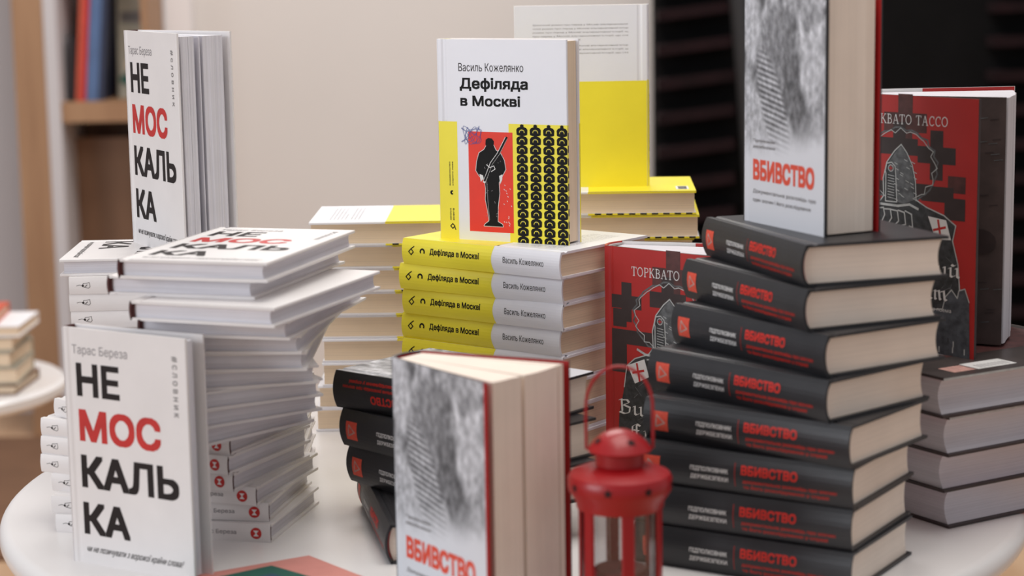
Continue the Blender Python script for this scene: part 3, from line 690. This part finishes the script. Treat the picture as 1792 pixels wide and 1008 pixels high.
# round white table
mb = MB(); R = .490; tk = .026
pf = [(0.0, -tk), (R - .016, -tk)] + [(R - .011 + .011 * math.cos(a), -tk * .5 + tk * .5 * math.sin(a)) for a in [rad(-90 + i * 15) for i in range(13)]] + [(0.0, 0)]
tcx, tcy = -.001, 1.938
t = thing('round_table', 'round glossy white table carrying all the stacks of books', 'table', Matrix.Translation((tcx, tcy, 0)))
mb.lathe([(max(r, .0005), z + TZ) for r, z in pf], 128, 'table_white'); put('tabletop', mb.mesh('tabletop', True), t)
mb = MB(); mb.lathe([(.028, .03), (.028, TZ - tk)], 32, 'table_white'); put('pedestal', mb.mesh('pedestal', True), t)
mb = MB(); mb.lathe([(.26, 0), (.26, .012), (.24, .022), (.05, .032), (.03, .06)], 64, 'table_white'); put('base', mb.mesh('table_base', True), t)

# ------------------------------------------------------------------ the stacks
Tw, Ty, Tm, Tt = DIM['w'][2], DIM['y'][2], DIM['m'][2], DIM['t'][2]
FRONT = [(-.2707, 1.8811, -106.3), (-.2815, 1.8982, -106.9), (-.2432, 1.8597, -111.1)]
def from_tail_corner(px, py, wy):      # fore corner at the tail -> origin at the head end of the spine
    a = rad(wy - 90); dl = Vector((math.cos(a), math.sin(a))); dw = Vector((-dl.y, dl.x)); o = Vector((px, py)) - dl * .205 - dw * .1338
    return (o.x, o.y, wy - 90)
FRONT += [from_tail_corner(-.184, 1.654, -14), from_tail_corner(-.177, 1.678, -5), from_tail_corner(-.174, 1.689, 0), from_tail_corner(-.1667, 1.7155, 14), from_tail_corner(-.166, 1.741, 30)]
FRONT += [(-.3978, 1.8457, -54), (-.4203, 1.8281, -43), (-.432, 1.821, -25.9), (-.4324, 1.8192, -26.7), (-.433, 1.817, -24.3), (-.4225, 1.8112, -18.6), (-.4197, 1.7922, -10.9), (-.4159, 1.7897, -13.2)]
desc = {0: 'white paperback-thin hardcover with its big title facing up, topmost of the twisted front white stack', 1: 'white hardcover jutting left, second from the top of the twisted front stack', 2: 'white hardcover jutting far right, third from the top of the twisted front stack',
        15: 'white hardcover with red spine emblem on the tabletop, bottom of the twisted front stack'}
desc[0] = 'white hardcover with its title facing up, topmost of the twisted front stack'
for i, (x, y, a) in enumerate(FRONT):
    lying('w', (x, y), a, (15 - i) * Tw, 'spine', 'down' if i == 2 else 'up', desc.get(i, 'white hardcover, %s from the top of the twisted front stack' % ORD[i]), 'white books in the twisted front stack')
REAR = [(-.4290, 1.9150, 2.5, 'fore'), (-.4200, 1.9110, 2.0, 'spine'), (-.4206, 1.9120, 2.2, 'spine'), (-.4200, 1.9130, 2.0, 'spine'), (-.4190, 1.922, 1.5, 'spine'), (-.416, 1.940, 1, 'spine')] + [(-.415 + .003 * (i % 2), 1.953, (-1, 1)[i % 2], 'spine') for i in range(8)]
for i, (x, y, a, nr) in enumerate(REAR):
    lb = 'white hardcover under the standing white book, topmost of the rear white stack' if i == 0 else 'white hardcover, %s from the top of the rear white stack' % ORD[i]
    lying('w', (x, y), a, (13 - i) * Tw, nr, 'up', lb, 'white books in the rear stack')
LM = [(-.1075, 2.022, -38.5), (-.1114, 2.0255, -35.6), (-.1088, 2.029, -37.1), (-.1105, 2.034, -37.3), (-.1105, 2.031, -36.5), (-.109, 2.030, -37), (-.111, 2.031, -36.5), (-.110, 2.030, -37.5), (-.110, 2.031, -37)]
for i, (x, y, a) in enumerate(LM):
    lying('y', (x, y), a, (8 - i) * Ty, 'spine', 'down', 'yellow novel, %s %sof the middle stack with spines facing us' % (nth(i, 9), '' if i in (0, 8) else 'from the top '), 'yellow novels in the middle stack')
CL = [(-.215, 2.152, -.4), (-.2085, 2.160, -1.2), (-.2072, 2.163, -1.6), (-.2066, 2.165, -1.2), (-.2061, 2.167, -1), (-.206, 2.165, -.9), (-.2066, 2.163, -.8), (-.2125, 2.168, -.5), (-.2159, 2.172, -.3)]
for i, (x, y, a) in enumerate(CL):
    lying('y', (x, y), a, (8 - i) * Ty, 'fore', 'down', 'yellow novel with page edges out, %s %sof the left rear stack' % (nth(i, 9), '' if i in (0, 8) else 'from the top '), 'yellow novels in the left rear stack')
for i in range(10):
    dx = (0, .0035, -.002, .003, 0, .002, -.001, .002, 0, .001)[i]
    lying('y', (.0017 + dx, 2.1764 + .002 * (i % 3)), -2.4 + (0, -.6, .5)[i % 3], (9 - i) * Ty, 'fore', 'down', 'yellow novel with page edges out, %s %sof the right rear stack' % (nth(i, 10), '' if i in (0, 9) else 'from the top '), 'yellow novels in the right rear stack')
MS = [(.176, 1.7998, -71.7), (.1567, 1.7809, -65.5), (.1448, 1.751, -56.8), (.1226, 1.7242, -48.8), (.1155, 1.6886, -38.8), (.1060, 1.6747, -32.4), (.104, 1.6721, -31.7), (.1045, 1.6695, -32.0)]
for i, (x, y, a) in enumerate(MS):
    x -= .004 * math.cos(rad(a)); y -= .004 * math.sin(rad(a))
    lying('m', (x, y), a, (7 - i) * Tm, 'spine', 'down', 'thick black book with red spine lettering, %s %sof the tall fanned stack' % (nth(i, 8), '' if i in (0, 7) else 'from the top '), 'black books in the tall stack')
lying('m', (-.1618, 1.827), -39.5, 3 * Tm, 'spine', 'up', 'black book with upside-down spine lettering, topmost of the low black stack', 'black books in the low stack')
lying('m', (-.156, 1.8222), -47, 2 * Tm, 'spine', 'down', 'black book second from the top of the low black stack', 'black books in the low stack')
lying('m', (-.1507, 1.8257), -52, Tm, 'spine', 'down', 'black book third from the top of the low black stack', 'black books in the low stack')
lying('m', (-.1437, 1.8645), -79, 0, 'spine', 'down', 'black book turned on the tabletop, bottom of the low black stack', 'black books in the low stack')
US = [(.3700, 1.7180, 31), (.3770, 1.7240, 32), (.3770, 1.7400, 31.6), (.3846, 1.7519, 31.6)]
for i, (x, y, a) in enumerate(US):
    lying('t', (x, y), a, (3 - i) * Tt, 'fore', 'down', 'thick dark book with grey page edges, %s of the right table edge stack' % nth(i, 4), 'thick books in the right edge stack')
# ------------------------------------------------------------------ standing books
dd = standing('w', (-.379, 2.030), -59.3, -41, 14 * Tw, 'white hardcover standing half open on top of the rear white stack', [(.02, .30, -43.2, -46.2), (.30, .60, -46.4, -50.0), (.60, .66, -51.2, -51.6), (.68, .84, -53.6, -55.4), (.84, 1, -55.6, -58)])
dd.matrix_world = dd.matrix_world @ Matrix.Scale(1.03, 4)
standing('w', (-.381, 1.698), -31, -27, 0, 'white hardcover standing upright on the table in front of the white stacks', [(.25, 1, -29.6, -30.8)])
standing('y', (-.0699, 2.0150), -29, -28.3, 9 * Ty, 'yellow and white novel with red picture cover standing on the middle yellow stack')
standing('y', (.1498, 2.2196), 179, 180.5, 10 * Ty, 'yellow and white novel standing back cover forward on the right rear stack', view='back')
standing('m', (.2047, 1.778), -66, -55, 8 * Tm, 'thick book with grey photo cover standing on top of the tall black stack', [(0, 1, -57, -65)])
standing('m', (-.0960, 1.5808), -55, -23.5, 0, 'thick book with grey photo cover fanned open on the table beside the lantern', [(0, .10, -26, -27.5), (.10, .66, -28.5, -40.5), (.66, 1, -42.5, -52)], flap=True)
standing('t', (.0895, 1.935), -42, -18, 0, 'red illustrated book standing on the table behind the lantern and black stack', [(0, 1, -20, -33)], leaf=-34)
standing('t', (.308, 1.921), -50, 4, 4 * Tt, 'red illustrated book standing half open on the right edge stack', [(0, .3, 1, -8), (.3, .65, -8.3, -17), (.65, 1, -17.3, -26)], leaf=-28)

# ------------------------------------------------------------------ red lantern
lx, ly, ls = .0793, 1.500, .957
ln = thing('lantern', 'small red metal lantern with star cut-outs and arched handle on the table', 'lantern', Matrix.Translation((lx, ly, TZ)) @ Matrix.Scale(ls, 4))
N6 = 6; ra = .0325; off = rad(-90 + 8)
mb = MB(); mb.lathe([(.001, 0), (.037, 0), (.038, .003), (.038, .010), (.035, .013), (.001, .013)], 48, 'lantern_red'); put('base', mb.mesh('lantern_base', True), ln)
for i in range(N6):
    a = off + i * 2 * PI / N6; mb = MB(); rdir = Vector((math.cos(a), math.sin(a))); tdir = Vector((-rdir.y, rdir.x)); h = .0052
    prof = [rdir * ra - tdir * h, rdir * (ra + .0012) - tdir * h * .8, rdir * (ra + .0012) + tdir * h * .8, rdir * ra + tdir * h, rdir * (ra - .0012) + tdir * h, rdir * (ra - .0012) - tdir * h]
    mb.prism([(p.x, p.y) for p in prof], .012, .1025, 'lantern_red', to=lambda a_, b_, y: (a_, b_, y)); put('post', mb.mesh('post'), ln)
    a2 = a + 2 * PI / N6; p0 = Vector((math.cos(a), math.sin(a))) * (ra - .0022); p1 = Vector((math.cos(a2), math.sin(a2))) * (ra - .0022)
    mb = MB(); d = (p1 - p0).normalized(); n_ = Vector((-d.y, d.x)) * .0004; p0 = p0 + d * .004; p1 = p1 - d * .004
    mb.prism([(p.x, p.y) for p in (p0 - n_, p1 - n_, p1 + n_, p0 + n_)], .0125, .1015, 'glass', to=lambda a_, b_, y: (a_, b_, y)); put('glass_pane', mb.mesh('glass_pane'), ln)
DZ = .0225
mb = MB(); mb.lathe([(r_, z_ + DZ) for r_, z_ in [(.030, .0765), (.0345, .077), (.0355, .083), (.0405, .0905), (.0415, .0935), (.0415, .1005), (.0395, .1040), (.0300, .1080), (.0190, .1115), (.0180, .1100), (.0290, .1063), (.0380, .1020), (.0400, .0935), (.034, .083)]], 64, 'lantern_red', cap=False)
lid = put('lid', mb.mesh('lid', True), ln)
def star(cx, cz, s):
    return [(cx + (s if i % 2 == 0 else s * .42) * math.sin(PI * i / 5), cz + (s if i % 2 == 0 else s * .42) * math.cos(PI * i / 5)) for i in range(10)]
for i in range(8):
    a0 = rad(-90 - 16 + i * 45); mb = MB(); ik = Ink(); ik.poly(star(0, .0970 + DZ, .0044), 'hole_shade')  # flat dark stars painted as hole shade; the lid itself is uncut
    ik.apply(mb, lambda u, v, l: (.0418 * math.cos(a0 + u / .0415), .0418 * math.sin(a0 + u / .0415), v)); put('star_shade_patch', mb.mesh('star_shade_patch'), lid)
mb = MB(); mb.lathe([(r_, z_ + DZ) for r_, z_ in [(.0192, .1095), (.0192, .1205), (.0248, .1222), (.0254, .1236), (.0210, .1295), (.0140, .1355), (.0070, .1385), (.0005, .1392)]], 48, 'lantern_red', cap=False)
dome = put('dome', mb.mesh('dome', True), ln)
for a_d in (-65, -155, 25, 115):
    a0 = rad(a_d); mb = MB(); ik = Ink(); ik.poly(star(0, 0, .0042), 'hole_shade')  # same painted hole shade on the dome, no real opening
    ik.apply(mb, lambda u, v, l: ((.0197 - v * .72) * math.cos(a0 + u / .018), (.0187 - v * .72) * math.sin(a0 + u / .018), .1320 + DZ + v * .66)); put('star_shade_patch', mb.mesh('star_shade_patch'), dome)
mb = MB(); mb.tube([(.0262, 0, .1235 + DZ), (.0264, 0, .136 + DZ), (.0264, .001, .148 + DZ)] + [(.0262 * math.cos(t), .003 * math.sin(t), .158 + DZ + .031 * math.sin(t)) for t in [PI * i / 24 for i in range(25)]] + [(-.0264, .001, .148 + DZ), (-.0264, 0, .136 + DZ), (-.0262, 0, .1235 + DZ)], .0013, 'lantern_red'); put('handle', mb.mesh('handle', True), ln)
td = thing('candle', 'short dark red pillar candle inside the red lantern', 'candle', Matrix.Translation((lx, ly, TZ + .013 * ls)) @ Matrix.Scale(ls, 4))
mb = MB(); mb.lathe([(.0005, 0), (.0215, 0), (.0220, .002), (.0220, .034), (.0205, .036), (.010, .0345), (.0005, .034)], 40, 'candle_wax', cap=False); put('wax', mb.mesh('wax', True), td)
mb = MB(); mb.tube([(0, 0, .034), (.0004, 0, .038), (.0014, 0, .0415)], .0007, 'black_print', 8); put('wick', mb.mesh('wick', True), td)

# ------------------------------------------------------------------ leaflets at the front of the table
def leaflet(corner, a_left, la, a_right, lb, z, m, inkf):
    c = Vector(corner); d1 = Vector((math.cos(rad(a_left)), math.sin(rad(a_left)))); d2 = Vector((math.cos(rad(a_right)), math.sin(rad(a_right))))
    mb = MB(); q = [c, c + d1 * la, c + d1 * la + d2 * lb, c + d2 * lb]
    mb.prism([(p.x, p.y) for p in q], TZ + z, TZ + z + .0005, m, to=lambda a_, b_, y: (a_, b_, y))
    k = inkf(); k.apply(mb, lambda u, v, l: (*(c + d1 * la * u + d2 * lb * v), TZ + z + .0005 + EPS * l)); return mb.mesh('leaflet')
def ink_pink():
    k = Ink(); random.seed(2)
    k.stroke([(.30, .42), (.36, .50), (.34, .62), (.42, .72), (.50, .60), (.46, .46), (.58, .40)], .035, 'sepia_print', 1); k.disc(.42, .45, .07, .05, 'sepia_print', 1); k.stroke([(.2, .5), (.25, .75), (.5, .85)], .02, 'sepia_print', 1)
    return k
def ink_green():
    k = Ink(); k.rect(.15, .15, .6, .5, 'teal_print', 1); k.disc(.4, .7, .12, .1, 'teal_print', 1); return k
tag(put('leaflet', leaflet((-.1790, 1.7010), -149.7, .115, -51.3, .145, 0, 'pink_paper', ink_pink)), 'pink leaflet with a sepia drawing lying on the table under the green one', 'leaflet')
tag(put('leaflet', leaflet((-.2078, 1.6704), -143.5, .10, -42.9, .14, .0008, 'green_paper', ink_green)), 'dark green leaflet at the front table edge lying over the pink one', 'leaflet')

# ------------------------------------------------------------------ background: bookcase, stool with old books, dark display rack
def bx(name, x0, x1, y0, y1, z0, z1, m, parent): mb = MB(); mb.box(x0, x1, y0, y1, z0, z1, m); return put(name, mb.mesh(name), parent)
bc = thing('bookcase', 'blurred wooden bookcase with a shelf of leaning books at the left back', 'bookcase', Matrix.Identity(4))
bx('side_panel', -1.278, -1.196, 5.30, 5.598, 0, 2.2, 'shelf_wood', bc); bx('edge_strip', -1.196, -1.163, 5.295, 5.598, 0, 2.2, 'wall_left_grey', bc)['label'] = 'pale edge strip'
bx('side_panel', -.946, -.928, 5.30, 5.54, 0, 2.2, 'shelf_wood', bc); bx('back_panel', -1.163, -.946, 5.575, 5.598, 0, 2.2, 'back_wood', bc)
SZ = TZ + .155
for a_, b_ in ((TZ + .103, SZ), (TZ + .56, TZ + .59), (.03, .06)): bx('shelf', -1.163, -.946, 5.31, 5.575, a_, b_, 'shelf_wood', bc)
bx('door', -1.163, -.946, 5.46, 5.475, .06, TZ + .05, 'back_wood', bc)
def shelf_book(x, th, h, tilt, cov, label, dy=0., dep=.16):
    L_, W_ = h, dep
    r = thing('shelf_book', label, 'book', Matrix.Translation((x, 5.36 + dy, SZ + .0005)) @ Matrix.Rotation(rad(-tilt), 4, 'Y'), 'books on the blurred bookcase shelf')
    mb = MB(); mb.box(0, th, 0, .004, 0, L_, cov); mb.box(0, .003, .004, W_, 0, L_, cov); mb.box(th - .003, th, .004, W_, 0, L_, cov); put('cover', mb.mesh('cover'), r)
    mb = MB(); mb.box(.0032, th - .0032, .0042, W_ - .004, .003, L_ - .003, 'cream_pages'); put('page_block', mb.mesh('pages'), r)
shelf_book(-1.158, .018, .17, -3, 'cover_black', 'blurred black book leaning at the left end of the bookcase shelf')
shelf_book(-1.136, .011, .300, -5, 'cover_orange', 'blurred orange book leaning between black and red ones in the bookcase')
shelf_book(-1.1235, .013, .300, -5, 'cover_red', 'blurred red book leaning beside the orange one in the bookcase')
shelf_book(-1.109, .030, .31, -5, 'cover_blue', 'blurred blue book leaning in the middle of the bookcase shelf')
shelf_book(-1.078, .014, .28, -5, 'cover_navy', 'blurred navy book leaning right of the blue one in the bookcase')
mb = MB(); mb.box(-.088, 0, 0, .010, 0, .29, 'cover_sage'); 
ik = Ink(); ik.rect(-.08, .20, -.01, .23, 'midgrey_print'); ik.disc(-.065, .05, .02, .015, 'green_paper'); ik.disc(-.04, .09, .03, .02, 'cream_pages'); ik.disc(-.03, .02, .012, .008, 'red_print'); ik.apply(mb, lambda u, v, l: (u, -EPS * 4 * l, v))
o = put('picture_book', mb.mesh('picture_book')); o.matrix_world = Matrix.Translation((-.950, 5.44, SZ + .0005)) @ Matrix.Rotation(rad(-8), 4, 'X')
tag(o, 'blurred sage green picture book standing face out in the bookcase', 'book')
st = thing('stool', 'blurred white round side table at the left behind the main table', 'side table', Matrix.Translation((-1.085, 3.62, 0)))
zs_ = TZ - .235
mb = MB(); mb.lathe([(.0005, zs_ - .03), (.255, zs_ - .03), (.27, zs_ - .02), (.27, zs_ - .006), (.262, zs_), (.0005, zs_)], 64, 'table_white'); put('tabletop', mb.mesh('stool_top', True), st)
mb = MB(); mb.lathe([(.03, .02), (.03, zs_ - .03)], 24, 'table_white'); put('pedestal', mb.mesh('stool_post', True), st)
mb = MB(); mb.lathe([(.17, 0), (.17, .012), (.03, .03)], 48, 'table_white'); put('base', mb.mesh('stool_base', True), st)
SB = [(.0, 'carton_brown'), (.004, 'cover_sage'), (-.006, 'cover_sage'), (.0, 'cover_sage'), (.012, 'white_trim'), (-.03, 'cover_orange')]
nm = ['bottom', 'second from bottom', 'third from bottom', 'third from top', 'second from top', 'topmost']; z = zs_
for i, (dx, cv) in enumerate(SB):
    th = (.018, .030, .028, .026, .020, .018)[i]
    r = thing('old_book', 'blurred old book, %s in the pile on the white side table' % nm[i], 'book', Matrix.Translation((-.872 + dx, 3.50 + .004 * (i % 2), z)) @ Matrix.Rotation(rad((-3, 2, -2, 3, 0, 4)[i]), 4, 'Z'), 'books piled on the side table')
    mb = MB(); mb.box(-.21, 0, 0, .15, 0, .003, cv); mb.box(-.21, 0, 0, .15, th - .003, th, cv); mb.box(-.21, 0, .147, .15, .003, th - .003, cv); put('cover', mb.mesh('cover'), r)
    mb = MB(); mb.box(-.207, -.003, .003, .1468, .0032, th - .0032, 'cream_pages'); put('page_block', mb.mesh('pages'), r)
    z += th + .0002
rk = thing('display_rack', 'dark blurred rack with maroon cushions filling the right background', 'rack', Matrix.Identity(4))
bx('back_panel', .365, 2.4, 5.15, 5.20, 0, 2.3, 'black_fabric', rk)
for i in range(15):
    zc = TZ + .62 - i * .085
    mb = MB(); mb.prism([(.37, zc - .018), (.56, zc + .004), (.56, zc + .030), (.37, zc + .008)], 5.06, 5.15, 'maroon_fabric'); put('slat', mb.mesh('slat'), rk)
    mb = MB(); mb.prism([(1.20, zc - .010), (1.9, zc + .004), (1.9, zc + .030), (1.20, zc + .016)], 5.06, 5.15, 'maroon_fabric'); put('slat', mb.mesh('slat'), rk)
mb = MB(); mb.tube([(.555, 5.02, TZ + .75), (.570, 5.02, TZ + .42), (.590, 5.02, TZ + .18), (.610, 5.02, TZ - .1), (.62, 5.02, .0)], .030, 'charcoal_metal', 16); put('post', mb.mesh('rack_post', True), rk)
mb = MB(); mb.box(-2.3, -.95, 4.15, 5.25, 0, .012, 'carton_brown'); tag(put('rug', mb.mesh('rug')), 'brown rug on the floor before the bookcase at the left', 'rug')
